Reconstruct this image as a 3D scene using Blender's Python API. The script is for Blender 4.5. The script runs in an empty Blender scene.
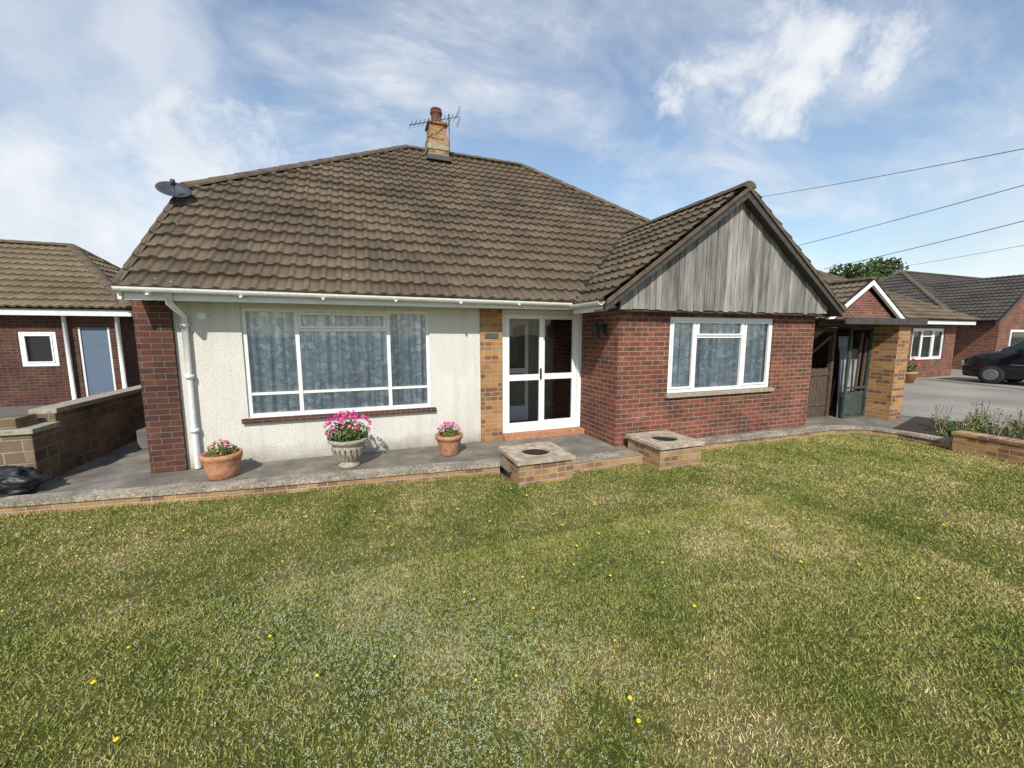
import bpy, bmesh, math, random
import numpy as np
from mathutils import Vector, Matrix
random.seed(7); np.random.seed(7)
scene = bpy.context.scene
R = math.radians

# ------------------------------------------------------------------ materials
def new_mat(name):
    m = bpy.data.materials.new(name); m.use_nodes = True
    nt = m.node_tree
    for n in list(nt.nodes): nt.nodes.remove(n)
    out = nt.nodes.new('ShaderNodeOutputMaterial')
    b = nt.nodes.new('ShaderNodeBsdfPrincipled')
    nt.links.new(b.outputs[0], out.inputs[0])
    return m, nt, b, out
def L(nt, a, b): nt.links.new(a, b)
def noise(nt, vec, scale, detail=4, rough=.6, dist=0):
    n = nt.nodes.new('ShaderNodeTexNoise'); n.inputs['Scale'].default_value = scale
    n.inputs['Detail'].default_value = detail; n.inputs['Roughness'].default_value = rough
    n.inputs['Distortion'].default_value = dist
    if vec is not None: L(nt, vec, n.inputs['Vector'])
    return n.outputs['Fac']
def ramp(nt, fac, stops, interp='LINEAR'):
    r = nt.nodes.new('ShaderNodeValToRGB'); r.color_ramp.interpolation = interp
    e = r.color_ramp.elements
    while len(e) < len(stops): e.new(.5)
    for i, (p, c) in enumerate(stops):
        e[i].position = p
        if not isinstance(c, (tuple, list)): c = (c, c, c)
        e[i].color = (*c[:3], 1)
    L(nt, fac, r.inputs[0]); return r.outputs[0]
def mix(nt, fac, a, b, mode='MIX'):
    m = nt.nodes.new('ShaderNodeMix'); m.data_type = 'RGBA'; m.blend_type = mode
    for s, v in ((m.inputs[0], fac), (m.inputs[6], a), (m.inputs[7], b)):
        if isinstance(v, bpy.types.NodeSocket): L(nt, v, s)
        elif isinstance(v, (tuple, list)): s.default_value = (*v[:3], 1)
        else: s.default_value = v
    return m.outputs[2]
def math_(nt, op, a, b=0.0, c=None):
    m = nt.nodes.new('ShaderNodeMath'); m.operation = op
    for i, v in enumerate((a, b) if c is None else (a, b, c)):
        if isinstance(v, bpy.types.NodeSocket): L(nt, v, m.inputs[i])
        else: m.inputs[i].default_value = v
    return m.outputs[0]
def bump(nt, b, h, strength=.5, dist=.01):
    n = nt.nodes.new('ShaderNodeBump'); n.inputs['Strength'].default_value = strength
    n.inputs['Distance'].default_value = dist
    L(nt, h, n.inputs['Height']); L(nt, n.outputs[0], b.inputs['Normal'])
def uvv(nt): return nt.nodes.new('ShaderNodeTexCoord').outputs['UV']
def objv(nt): return nt.nodes.new('ShaderNodeNewGeometry').outputs['Position']

def plain(name, col, rough=.6, metal=0, var=.15, scale=12, bmp=0.0, bd=.004, spec=.5):
    m, nt, b, o = new_mat(name)
    p = objv(nt); n = noise(nt, p, scale, 5)
    c = ramp(nt, n, [(.3, tuple(x*(1-var) for x in col)), (.7, tuple(min(1, x*(1+var)) for x in col))])
    L(nt, c, b.inputs['Base Color']); b.inputs['Roughness'].default_value = rough
    b.inputs['Metallic'].default_value = metal
    b.inputs['Specular IOR Level'].default_value = spec
    if bmp: bump(nt, b, noise(nt, p, scale*8, 4), bmp, bd)
    return m

def brick(name, c1, c2, c3, mortar, dirt=.35, bw=.225, bh=.075, ms=.0065):
    m, nt, b, o = new_mat(name)
    uv = uvv(nt)
    nz = nt.nodes.new('ShaderNodeTexNoise'); nz.inputs['Scale'].default_value = 25
    L(nt, uv, nz.inputs['Vector'])
    vm = nt.nodes.new('ShaderNodeVectorMath'); vm.operation = 'MULTIPLY_ADD'
    L(nt, nz.outputs['Color'], vm.inputs[0]); vm.inputs[1].default_value = (.004, .004, 0); L(nt, uv, vm.inputs[2])
    t1 = nt.nodes.new('ShaderNodeTexBrick'); L(nt, vm.outputs[0], t1.inputs['Vector'])
    t1.inputs['Color1'].default_value = (*c1, 1); t1.inputs['Color2'].default_value = (*c2, 1)
    t1.inputs['Mortar'].default_value = (*mortar, 1); t1.inputs['Scale'].default_value = 1
    t1.inputs['Mortar Size'].default_value = ms; t1.inputs['Mortar Smooth'].default_value = .25
    t1.inputs['Brick Width'].default_value = bw; t1.inputs['Row Height'].default_value = bh
    sx = nt.nodes.new('ShaderNodeSeparateXYZ'); L(nt, uv, sx.inputs[0])
    row = math_(nt, 'FLOOR', math_(nt, 'DIVIDE', sx.outputs[1], bh))
    off = math_(nt, 'MULTIPLY', math_(nt, 'FRACT', math_(nt, 'MULTIPLY', row, .5)), bw)
    col = math_(nt, 'FLOOR', math_(nt, 'DIVIDE', math_(nt, 'ADD', sx.outputs[0], off), bw))
    cb = nt.nodes.new('ShaderNodeCombineXYZ'); L(nt, row, cb.inputs[0]); L(nt, col, cb.inputs[1])
    wn = nt.nodes.new('ShaderNodeTexWhiteNoise'); L(nt, cb.outputs[0], wn.inputs['Vector'])
    sel = ramp(nt, wn.outputs['Value'], [(.0, 0), (.68, 0), (.74, 1), (1, 1)])
    notm = math_(nt, 'SUBTRACT', 1.0, t1.outputs['Fac'])
    c = mix(nt, math_(nt, 'MULTIPLY', math_(nt, 'MULTIPLY', sel, notm), .8), t1.outputs['Color'], c3)
    n1 = noise(nt, uv, 1.6, 5); d = ramp(nt, n1, [(.3, 1-dirt), (.65, 1.08)])
    c = mix(nt, 1.0, c, d, 'MULTIPLY')
    n2 = noise(nt, uv, 60, 4); d2 = ramp(nt, n2, [(.25, .72), (.75, 1.2)])
    c = mix(nt, 1.0, c, d2, 'MULTIPLY')
    c = mix(nt, ramp(nt, noise(nt, uv, 3.1, 6, .7), [(.56, 0), (.78, .35)]), c, tuple(min(1,x*1.2) for x in mortar))
    L(nt, c, b.inputs['Base Color']); b.inputs['Roughness'].default_value = .9
    b.inputs['Specular IOR Level'].default_value = .2
    h = math_(nt, 'MULTIPLY_ADD', n2, .35, notm)
    bump(nt, b, h, .8, .008)
    return m

M = {}
M['red'] = brick('red_brick', (.25, .085, .05), (.18, .06, .038), (.105, .052, .044), (.33, .265, .21))
M['dred'] = brick('dark_red_brick', (.135, .053, .036), (.095, .04, .03), (.065, .035, .03), (.165, .135, .11))
M['yel'] = brick('buff_brick', (.48, .26, .09), (.35, .17, .065), (.17, .075, .045), (.42, .36, .29))
M['ylw'] = brick('pale_buff_brick', (.46, .28, .13), (.33, .19, .09), (.20, .10, .06), (.44, .39, .32))
M['block'] = brick('weathered_block', (.25, .18, .115), (.19, .135, .088), (.14, .10, .072), (.30, .26, .20), dirt=.6, bw=.34, bh=.14, ms=.009)

def m_render():
    m, nt, b, o = new_mat('roughcast_render'); p = objv(nt)
    n = noise(nt, p, 55, 5, .8); big = noise(nt, p, 1.3, 5); n3 = noise(nt, p, 160, 3, .8)
    c = ramp(nt, n, [(.34, (.42, .40, .36)), (.47, (.76, .74, .69)), (.62, (.87, .85, .80))])
    c = mix(nt, 1, c, ramp(nt, n3, [(.3, .78), (.65, 1.06)]), 'MULTIPLY')
    c = mix(nt, 1, c, ramp(nt, big, [(.3, (.90, .88, .84)), (.7, (1.0, 1.0, 1.0))]), 'MULTIPLY')
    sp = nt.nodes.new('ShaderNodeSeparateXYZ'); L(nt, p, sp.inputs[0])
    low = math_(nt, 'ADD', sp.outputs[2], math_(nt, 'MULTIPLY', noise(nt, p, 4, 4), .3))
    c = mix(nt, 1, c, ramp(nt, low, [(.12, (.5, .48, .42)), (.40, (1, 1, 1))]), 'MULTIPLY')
    mp = nt.nodes.new('ShaderNodeMapping'); mp.inputs['Scale'].default_value = (9, 9, .6); L(nt, p, mp.inputs[0])
    c = mix(nt, 1, c, ramp(nt, noise(nt, mp.outputs[0], 1, 4), [(.28, .86), (.5, 1.0)]), 'MULTIPLY')
    L(nt, c, b.inputs['Base Color']); b.inputs['Roughness'].default_value = .95
    b.inputs['Specular IOR Level'].default_value = .15
    bump(nt, b, n, 1, .014); return m
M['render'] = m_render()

GAU = .31
def m_tile(name, ca, cb_, cc, lich=.6):
    m, nt, b, o = new_mat(name); uv = uvv(nt)
    sx = nt.nodes.new('ShaderNodeSeparateXYZ'); L(nt, uv, sx.inputs[0])
    cu = math_(nt, 'FLOOR', math_(nt, 'DIVIDE', sx.outputs[0], .38)); cv = math_(nt, 'FLOOR', math_(nt, 'DIVIDE', sx.outputs[1], GAU))
    cb = nt.nodes.new('ShaderNodeCombineXYZ'); L(nt, cu, cb.inputs[0]); L(nt, cv, cb.inputs[1])
    wn = nt.nodes.new('ShaderNodeTexWhiteNoise'); L(nt, cb.outputs[0], wn.inputs['Vector'])
    c = mix(nt, wn.outputs['Value'], ca, cb_)
    n1 = noise(nt, uv, 5, 6, .7); c = mix(nt, ramp(nt, n1, [(.45, 0), (.7, .5)]), c, cc)
    nb = noise(nt, uv, .7, 4, .6); c = mix(nt, 1, c, ramp(nt, nb, [(.3, .72), (.7, 1.2)]), 'MULTIPLY')
    n2 = noise(nt, uv, 45, 5, .7); c = mix(nt, 1, c, ramp(nt, n2, [(.28, .55), (.72, 1.4)]), 'MULTIPLY')
    vo = nt.nodes.new('ShaderNodeTexVoronoi'); vo.inputs['Scale'].default_value = 6; L(nt, uv, vo.inputs['Vector'])
    sp = ramp(nt, math_(nt, 'ADD', vo.outputs['Distance'], math_(nt, 'MULTIPLY', n1, .5)), [(.26, 1), (.33, 0)])
    c = mix(nt, math_(nt, 'MULTIPLY', sp, lich), c, (.42, .40, .31))
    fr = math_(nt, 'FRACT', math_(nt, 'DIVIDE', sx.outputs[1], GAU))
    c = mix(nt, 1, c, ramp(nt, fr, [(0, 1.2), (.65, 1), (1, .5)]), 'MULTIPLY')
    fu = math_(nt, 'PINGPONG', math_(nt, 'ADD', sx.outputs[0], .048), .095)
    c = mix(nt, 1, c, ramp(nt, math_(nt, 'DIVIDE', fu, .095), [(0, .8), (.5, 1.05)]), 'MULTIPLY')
    L(nt, c, b.inputs['Base Color']); b.inputs['Roughness'].default_value = .92
    b.inputs['Specular IOR Level'].default_value = .15
    bump(nt, b, n2, .5, .008); return m
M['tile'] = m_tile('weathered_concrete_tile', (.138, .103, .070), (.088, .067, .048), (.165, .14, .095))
M['tileR'] = m_tile('brown_tile', (.17, .13, .09), (.13, .098, .07), (.19, .155, .115), .3)
M['tileD'] = m_tile('dark_tile', (.085, .075, .068), (.07, .062, .056), (.11, .10, .09), .3)
M['tileY'] = m_tile('tan_tile', (.185, .14, .088), (.14, .105, .068), (.20, .175, .115), .4)
M['ridge'] = plain('ridge_tile', (.10, .074, .05), .9, var=.4, scale=6, bmp=.5)
M['upvc'] = plain('white_upvc', (.80, .80, .79), .35, var=.03)
M['wpaint'] = plain('old_white_paint', (.74, .74, .71), .5, var=.12, scale=20)
M['fascia'] = plain('fascia_white', (.68, .68, .66), .5, var=.1)
M['darkwood'] = plain('weathered_barge', (.055, .05, .045), .85, var=.4, scale=14)
M['brownwood'] = plain('brown_gate_wood', (.085, .055, .037), .8, var=.4, scale=14)
M['dark'] = plain('dark_void', (.012, .012, .013), .9)
M['hall'] = plain('hall_wall', (.20, .18, .16), .8)
M['conc'] = plain('concrete', (.38, .31, .235), .9, var=.45, scale=9, bmp=.8)
M['concD'] = plain('concrete_dark', (.13, .12, .11), .9, var=.3, scale=6, bmp=.6)
M['sheet'] = plain('corrugated_sheet', (.22, .23, .23), .6, var=.4, scale=5)
M['lead'] = plain('lead_valley', (.05, .05, .055), .6)
M['black'] = plain('black_metal', (.02, .02, .022), .4)
M['blackp'] = plain('black_plastic', (.015, .015, .017), .5)
M['grey'] = plain('grey_metal', (.12, .12, .125), .4, .6)
M['dish'] = plain('dish_grey', (.045, .048, .055), .5)
M['terra'] = plain('terracotta', (.40, .19, .10), .9, var=.35, scale=14, bmp=.3)
M['stone'] = plain('cast_stone', (.31, .28, .21), .9, var=.35, scale=20, bmp=.5)
M['soil'] = plain('soil', (.035, .026, .02), 1, var=.4, scale=30, bmp=.8)
M['pot'] = plain('chimney_pot', (.13, .055, .04), .9, var=.3)
M['bluedoor'] = plain('blue_grey_door', (.10, .14, .20), .5, var=.08)
M['green'] = plain('green_frame', (.045, .06, .05), .75, var=.4, scale=8)
M['pole'] = plain('pole_wood', (.10, .075, .055), .9)
M['tyre'] = plain('tyre', (.02, .02, .02), .9)
M['rim'] = plain('rim', (.35, .35, .36), .35, .8)
M['carpaint'] = plain('car_black_paint', (.012, .013, .016), .18, var=.05)
M['carglass'] = plain('car_glass', (.02, .025, .03), .05)
M['lampw'] = plain('headlamp', (.7, .7, .72), .15)
M['bark'] = plain('bark', (.08, .06, .045), .95, var=.3)
M['numb'] = plain('number_sign', (.05, .09, .08), .5)

def m_wood():
    m, nt, b, o = new_mat('silvered_timber'); uv = uvv(nt)
    g = nt.nodes.new('ShaderNodeNewGeometry')
    mp = nt.nodes.new('ShaderNodeMapping'); mp.inputs['Scale'].default_value = (60, 2.2, 60); L(nt, uv, mp.inputs[0])
    n = noise(nt, mp.outputs[0], 1, 6, .7)
    mp2 = nt.nodes.new('ShaderNodeMapping'); mp2.inputs['Scale'].default_value = (7, .9, 7); L(nt, uv, mp2.inputs[0])
    n2 = noise(nt, mp2.outputs[0], 1, 5, .6)
    c = ramp(nt, n, [(.25, (.10, .09, .08)), (.5, (.275, .26, .235)), (.75, (.42, .40, .37))])
    c = mix(nt, 1, c, ramp(nt, n2, [(.3, .45), (.65, 1.15)]), 'MULTIPLY')
    c = mix(nt, 1, c, ramp(nt, g.outputs['Random Per Island'], [(0, .7), (1, 1.2)]), 'MULTIPLY')
    L(nt, c, b.inputs['Base Color']); b.inputs['Roughness'].default_value = .9
    b.inputs['Specular IOR Level'].default_value = .2
    bump(nt, b, n, .5, .006); return m
M['wood'] = m_wood()

def m_curtain():
    m, nt, b, o = new_mat('net_curtain'); uv = uvv(nt)
    vo = nt.nodes.new('ShaderNodeTexVoronoi'); vo.inputs['Scale'].default_value = 9.5; vo.feature = 'SMOOTH_F1'
    nz = nt.nodes.new('ShaderNodeTexNoise'); nz.inputs['Scale'].default_value = 16; L(nt, uv, nz.inputs['Vector'])
    vm = nt.nodes.new('ShaderNodeVectorMath'); vm.operation = 'MULTIPLY_ADD'; L(nt, nz.outputs['Color'], vm.inputs[0])
    vm.inputs[1].default_value = (.14, .14, 0); L(nt, uv, vm.inputs[2]); L(nt, vm.outputs[0], vo.inputs['Vector'])
    n = noise(nt, uv, 34, 4, .8)
    f = math_(nt, 'ADD', math_(nt, 'MULTIPLY', vo.outputs['Distance'], .8), math_(nt, 'MULTIPLY', n, .7))
    c = ramp(nt, f, [(.52, (1, 1, 1)), (.60, (.84, .87, .89)), (.68, (.50, .56, .62)), (.84, (.78, .82, .85))])
    mp = nt.nodes.new('ShaderNodeMapping'); mp.inputs['Scale'].default_value = (14, .2, 1); L(nt, uv, mp.inputs[0])
    c = mix(nt, 1, c, ramp(nt, noise(nt, mp.outputs[0], 1, 3), [(.35, .55), (.58, 1.1)]), 'MULTIPLY')
    L(nt, c, b.inputs['Base Color']); b.inputs['Roughness'].default_value = 1
    b.inputs['Specular IOR Level'].default_value = 0
    return m
M['curtain'] = m_curtain()

def m_glass():
    m = bpy.data.materials.new('window_glass'); m.use_nodes = True; nt = m.node_tree
    for n in list(nt.nodes): nt.nodes.remove(n)
    out = nt.nodes.new('ShaderNodeOutputMaterial'); mx = nt.nodes.new('ShaderNodeMixShader')
    tr = nt.nodes.new('ShaderNodeBsdfTransparent'); gl = nt.nodes.new('ShaderNodeBsdfGlossy')
    gl.inputs['Roughness'].default_value = .01; tr.inputs[0].default_value = (.97, .98, .98, 1)
    fr = nt.nodes.new('ShaderNodeFresnel'); fr.inputs[0].default_value = 1.5
    f = math_(nt, 'MULTIPLY_ADD', fr.outputs[0], 1.0, .01)
    bp = nt.nodes.new('ShaderNodeBump'); bp.inputs['Strength'].default_value = .05; bp.inputs['Distance'].default_value = .02
    L(nt, noise(nt, objv(nt), 2.0, 2), bp.inputs['Height']); L(nt, bp.outputs[0], gl.inputs['Normal'])
    L(nt, f, mx.inputs[0]); L(nt, tr.outputs[0], mx.inputs[1]); L(nt, gl.outputs[0], mx.inputs[2])
    L(nt, mx.outputs[0], out.inputs[0]); return m
M['glass'] = m_glass()

def m_paving():
    m, nt, b, o = new_mat('old_asphalt_paving'); p = objv(nt)
    n = noise(nt, p, 60, 4, .8); g = noise(nt, p, 1.8, 7, .7)
    c = ramp(nt, g, [(.3, (.085, .076, .064)), (.5, (.165, .15, .125)), (.62, (.25, .225, .185)), (.78, (.31, .28, .23))])
    c = mix(nt, 1, c, ramp(nt, n, [(.3, .4), (.7, 1.6)]), 'MULTIPLY')
    c = mix(nt, ramp(nt, noise(nt, p, 5, 6, .75), [(.56, 0), (.72, .5)]), c, (.075, .08, .04))
    L(nt, c, b.inputs['Base Color']); b.inputs['Roughness'].default_value = .9
    bump(nt, b, n, .7, .008); return m
M['pave'] = m_paving()
def m_pebble():
    m, nt, b, o = new_mat('exposed_aggregate_kerb'); p = objv(nt)
    n = noise(nt, p, 38, 5, .85); g = noise(nt, p, 3.0, 6, .7)
    c = ramp(nt, n, [(.35, (.12, .10, .08)), (.5, (.33, .285, .22)), (.62, (.60, .53, .43))])
    c = mix(nt, 1, c, ramp(nt, g, [(.32, .45), (.62, 1.1)]), 'MULTIPLY')
    c = mix(nt, ramp(nt, noise(nt, p, 9, 5, .7), [(.55, 0), (.7, .6)]), c, (.10, .11, .045))
    L(nt, c, b.inputs['Base Color']); b.inputs['Roughness'].default_value = .95
    bump(nt, b, n, .9, .01); return m
M['pebble'] = m_pebble()
def m_drive():
    m, nt, b, o = new_mat('driveway_concrete'); p = objv(nt)
    n = noise(nt, p, 30, 4, .7); g = noise(nt, p, .5, 5)
    c = ramp(nt, g, [(.3, (.20, .18, .15)), (.7, (.33, .305, .265))])
    c = mix(nt, 1, c, ramp(nt, n, [(.3, .7), (.7, 1.2)]), 'MULTIPLY')
    L(nt, c, b.inputs['Base Color']); b.inputs['Roughness'].default_value = .9
    bump(nt, b, n, .4, .006); return m
M['drive'] = m_drive()

def grass_color(nt, p):
    a = noise(nt, p, .6, 5, .6); bb = noise(nt, p, 2.6, 7, .75); cc = noise(nt, p, 14, 4, .7)
    f = math_(nt, 'ADD', math_(nt, 'MULTIPLY', a, .45), math_(nt, 'MULTIPLY', bb, .55))
    c = ramp(nt, f, [(.38, (.16, .195, .045)), (.46, (.245, .26, .07)), (.53, (.33, .31, .105)), (.61, (.50, .42, .20))])
    return c, cc
def m_lawn():
    m, nt, b, o = new_mat('lawn_ground'); p = objv(nt)
    c, cc = grass_color(nt, p)
    c = mix(nt, 1, c, ramp(nt, cc, [(.3, .45), (.7, 1.0)]), 'MULTIPLY')
    fine = noise(nt, p, 110, 4, .8); c = mix(nt, 1, c, ramp(nt, fine, [(.3, .35), (.7, 1.4)]), 'MULTIPLY')
    L(nt, c, b.inputs['Base Color']); b.inputs['Roughness'].default_value = 1
    b.inputs['Specular IOR Level'].default_value = .1
    bump(nt, b, fine, 1, .03); return m
M['lawn'] = m_lawn()
def m_blade():
    m, nt, b, o = new_mat('grass_blade'); p = objv(nt)
    c, cc = grass_color(nt, p)
    g = nt.nodes.new('ShaderNodeNewGeometry')
    c = mix(nt, 1, c, ramp(nt, g.outputs['Random Per Island'], [(0, (.62, .68, .5)), (.8, (1.2, 1.2, 1.1)), (.9, (1.5, 1.35, 1.5)), (1, (1.65, 1.4, 1.8))]), 'MULTIPLY')
    L(nt, c, b.inputs['Base Color']); b.inputs['Roughness'].default_value = .75
    b.inputs['Specular IOR Level'].default_value = .2
    return m
M['blade'] = m_blade()
def leafmat(name, ca, cb_, rough=.6):
    m, nt, b, o = new_mat(name); g = nt.nodes.new('ShaderNodeNewGeometry')
    c = ramp(nt, g.outputs['Random Per Island'], [(0, ca), (1, cb_)])
    L(nt, c, b.inputs['Base Color']); b.inputs['Roughness'].default_value = rough
    b.inputs['Specular IOR Level'].default_value = .2; return m
M['clover'] = leafmat('clover_leaf', (.18, .24, .10), (.42, .47, .30), .85)
M['leaf'] = leafmat('leaf_green', (.035, .07, .014), (.11, .16, .035))
M['treeleaf'] = leafmat('tree_leaf', (.03, .05, .014), (.08, .11, .03))
M['magenta'] = leafmat('magenta_petal', (.55, .03, .22), (.88, .14, .45))
M['pink'] = leafmat('pink_petal', (.55, .10, .22), (.8, .35, .45))
M['redp'] = leafmat('red_petal', (.45, .02, .03), (.7, .1, .12))
M['yellow'] = leafmat('yellow_petal', (.75, .5, .02), (.85, .65, .03))
M['straw'] = leafmat('dry_stem', (.28, .21, .10), (.42, .34, .2))

# ------------------------------------------------------------------ mesh builder
class MB:
    def __init__(s): s.v=[]; s.f=[]; s.uv=[]; s.mi=[]; s.sm=[]; s.mats=[]
    def mat(s, k):
        if k not in s.mats: s.mats.append(k)
        return s.mats.index(k)
    def face(s, pts, mat, uv=None, smooth=False):
        pts = [Vector(p) for p in pts]
        i0 = len(s.v); s.v += [tuple(p) for p in pts]; s.f.append(list(range(i0, i0+len(pts))))
        if uv is None:
            n = (pts[1]-pts[0]).cross(pts[2]-pts[0])
            ax = max(range(3), key=lambda i: abs(n[i]))
            ij = ((1,2),(0,2),(0,1))[ax]
            uv = [(p[ij[0]], p[ij[1]]) for p in pts]
        s.uv.append(uv); s.mi.append(s.mat(mat)); s.sm.append(smooth)
    def box(s, x0,x1,y0,y1,z0,z1, mat, skip=''):
        P = lambda x,y,z:(x,y,z)
        if 'f' not in skip: s.face([P(x0,y0,z0),P(x1,y0,z0),P(x1,y0,z1),P(x0,y0,z1)],mat)
        if 'b' not in skip: s.face([P(x1,y1,z0),P(x0,y1,z0),P(x0,y1,z1),P(x1,y1,z1)],mat)
        if 'l' not in skip: s.face([P(x0,y1,z0),P(x0,y0,z0),P(x0,y0,z1),P(x0,y1,z1)],mat)
        if 'r' not in skip: s.face([P(x1,y0,z0),P(x1,y1,z0),P(x1,y1,z1),P(x1,y0,z1)],mat)
        if 't' not in skip: s.face([P(x0,y0,z1),P(x1,y0,z1),P(x1,y1,z1),P(x0,y1,z1)],mat)
        if 'd' not in skip: s.face([P(x0,y1,z0),P(x1,y1,z0),P(x1,y0,z0),P(x0,y0,z0)],mat)
    def prism(s, poly, axis, a, b, mat):
        def P(p, t): return {'y':(p[0],t,p[1]),'x':(t,p[0],p[1]),'z':(p[0],p[1],t)}[axis]
        s.face([P(p,a) for p in poly], mat); s.face([P(p,b) for p in reversed(poly)], mat)
        n = len(poly)
        for i in range(n):
            p, q = poly[i], poly[(i+1)%n]
            s.face([P(p,a),P(p,b),P(q,b),P(q,a)], mat)
    def shared(s, verts, faces, mat, smooth=True):
        i0 = len(s.v); s.v += [tuple(v) for v in verts]; k = s.mat(mat)
        for f in faces:
            s.f.append([i0+i for i in f]); s.uv.append([(verts[i][0]+verts[i][1], verts[i][2]) for i in f]); s.mi.append(k); s.sm.append(smooth)
    def lathe(s, prof, c, mat, n=28, mtx=None, smooth=True):
        vs=[]; fs=[]
        for (r,z) in prof:
            for i in range(n):
                a=2*math.pi*i/n; p=Vector((r*math.cos(a), r*math.sin(a), z))
                if mtx is not None: p = mtx @ p
                vs.append(tuple(p+Vector(c)))
        for j in range(len(prof)-1):
            for i in range(n):
                fs.append((j*n+i, j*n+(i+1)%n, (j+1)*n+(i+1)%n, (j+1)*n+i))
        s.shared(vs, fs, mat, smooth)
    def tube(s, pts, r, mat, n=8):
        pts=[Vector(p) for p in pts]; vs=[]; fs=[]
        for i,p in enumerate(pts):
            d=(pts[min(i+1,len(pts)-1)]-pts[max(i-1,0)]).normalized()
            a=d.cross(Vector((0,0,1)));
            if a.length<.1: a=d.cross(Vector((1,0,0)))
            a.normalize(); b=d.cross(a)
            rr = r[i] if isinstance(r,(list,tuple)) else r
            for k in range(n):
                t=2*math.pi*k/n; vs.append(tuple(p+a*rr*math.cos(t)+b*rr*math.sin(t)))
        for i in range(len(pts)-1):
            for k in range(n): fs.append((i*n+k,i*n+(k+1)%n,(i+1)*n+(k+1)%n,(i+1)*n+k))
        fs.append(tuple(range(n))); fs.append(tuple((len(pts)-1)*n+k for k in reversed(range(n))))
        s.shared(vs,fs,mat)
    def obj(s, name, parent=None, bevel=0):
        me=bpy.data.meshes.new(name); me.from_pydata(s.v,[],s.f)
        ul=me.uv_layers.new(name='UVMap'); flat=[c for u in s.uv for p in u for c in p]
        ul.data.foreach_set('uv', flat)
        me.polygons.foreach_set('material_index', s.mi); me.polygons.foreach_set('use_smooth', s.sm)
        for k in s.mats: me.materials.append(M[k])
        me.update()
        o=bpy.data.objects.new(name,me); scene.collection.objects.link(o)
        if parent: o.parent=parent
        if bevel:
            bm=bmesh.new(); bm.from_mesh(me); bmesh.ops.remove_doubles(bm,verts=bm.verts,dist=.0005); bm.to_mesh(me); bm.free()
            md=o.modifiers.new('b','BEVEL'); md.width=bevel; md.segments=2; md.limit_method='ANGLE'
        return o
def empty(name, loc=(0,0,0)):
    e=bpy.data.objects.new(name,None); scene.collection.objects.link(e); e.empty_display_size=.3; return e

def wall(mb, axis, t0, t1, a0,a1,z0,z1, openings, mat, matfn=None):
    A=sorted({a0,a1,*[o[0] for o in openings],*[o[1] for o in openings]})
    Z=sorted({z0,z1,*[o[2] for o in openings],*[o[3] for o in openings]})
    A=[a for a in A if a0<=a<=a1]; Z=[z for z in Z if z0<=z<=z1]
    def filled(i,j):
        if i<0 or j<0 or i>=len(A)-1 or j>=len(Z)-1: return False
        ca=(A[i]+A[i+1])/2; cz=(Z[j]+Z[j+1])/2
        return not any(o[0]<ca<o[1] and o[2]<cz<o[3] for o in openings)
    for i in range(len(A)-1):
        for j in range(len(Z)-1):
            if not filled(i,j): continue
            sk=''
            if axis=='y':
                if filled(i-1,j): sk+='l'
                if filled(i+1,j): sk+='r'
            else:
                if filled(i-1,j): sk+='f'
                if filled(i+1,j): sk+='b'
            if filled(i,j+1): sk+='t'
            if filled(i,j-1): sk+='d'
            if axis=='y': mb.box(A[i],A[i+1],t0,t1,Z[j],Z[j+1],mat,sk)
            else: mb.box(t0,t1,A[i],A[i+1],Z[j],Z[j+1],mat,sk)

def tiled_face(name, o, u, v, W, Ln, clips, matk, parent, roll=.03, period=.19, lap=.038, gauge=GAU, samp=8, u0=0.0):
    o=Vector(o); u=Vector(u).normalized(); v=Vector(v).normalized(); n=u.cross(v)
    if n.z<0: n=-n
    nc=int(W/period*samp)+1; nr=int(math.ceil(Ln/gauge))
    us=np.linspace(0,W,nc+1)
    H=roll*np.clip(np.cos(2*np.pi*us/period),0,1)**.8
    vs=[];fs=[];uvs=[]
    for r in range(nr):
        base=len(vs); jit=random.uniform(-.004,.004)
        v0=r*gauge; v1=min(Ln,(r+1)*gauge)+.01
        for k,(uu,h) in enumerate(zip(us,H)):
            tk=int(uu/.38); tj = .007*math.sin(tk*12.9+r*7.3); th=.005*math.sin(tk*5.1+r*3.7)
            for (vv,hh) in ((v0+jit+tj, h-.01),(v0+jit+tj, h+lap+th),(v1, h*.9)):
                p=o+u*uu+v*vv+n*hh; vs.append(tuple(p)); uvs.append((uu+u0, min(max(vv-jit-tj, v0+.002),v1-.012)))
        for k in range(nc):
            a=base+k*3; b=a+3
            fs.append((a,b,b+1,a+1)); fs.append((a+1,b+1,b+2,a+2))
    me=bpy.data.meshes.new(name); me.from_pydata(vs,[],fs)
    ul=me.uv_layers.new(name='UVMap')
    idx=np.array([i for f in fs for i in f]); ua=np.array(uvs)[idx]
    ul.data.foreach_set('uv', ua.ravel())
    bm=bmesh.new(); bm.from_mesh(me)
    for (co,no) in clips:
        bmesh.ops.bisect_plane(bm, geom=bm.verts[:]+bm.edges[:]+bm.faces[:], plane_co=co, plane_no=no, clear_outer=True)
    bm.to_mesh(me); bm.free()
    me.materials.append(M[matk]); ob=bpy.data.objects.new(name,me); scene.collection.objects.link(ob); ob.parent=parent
    return ob

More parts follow.
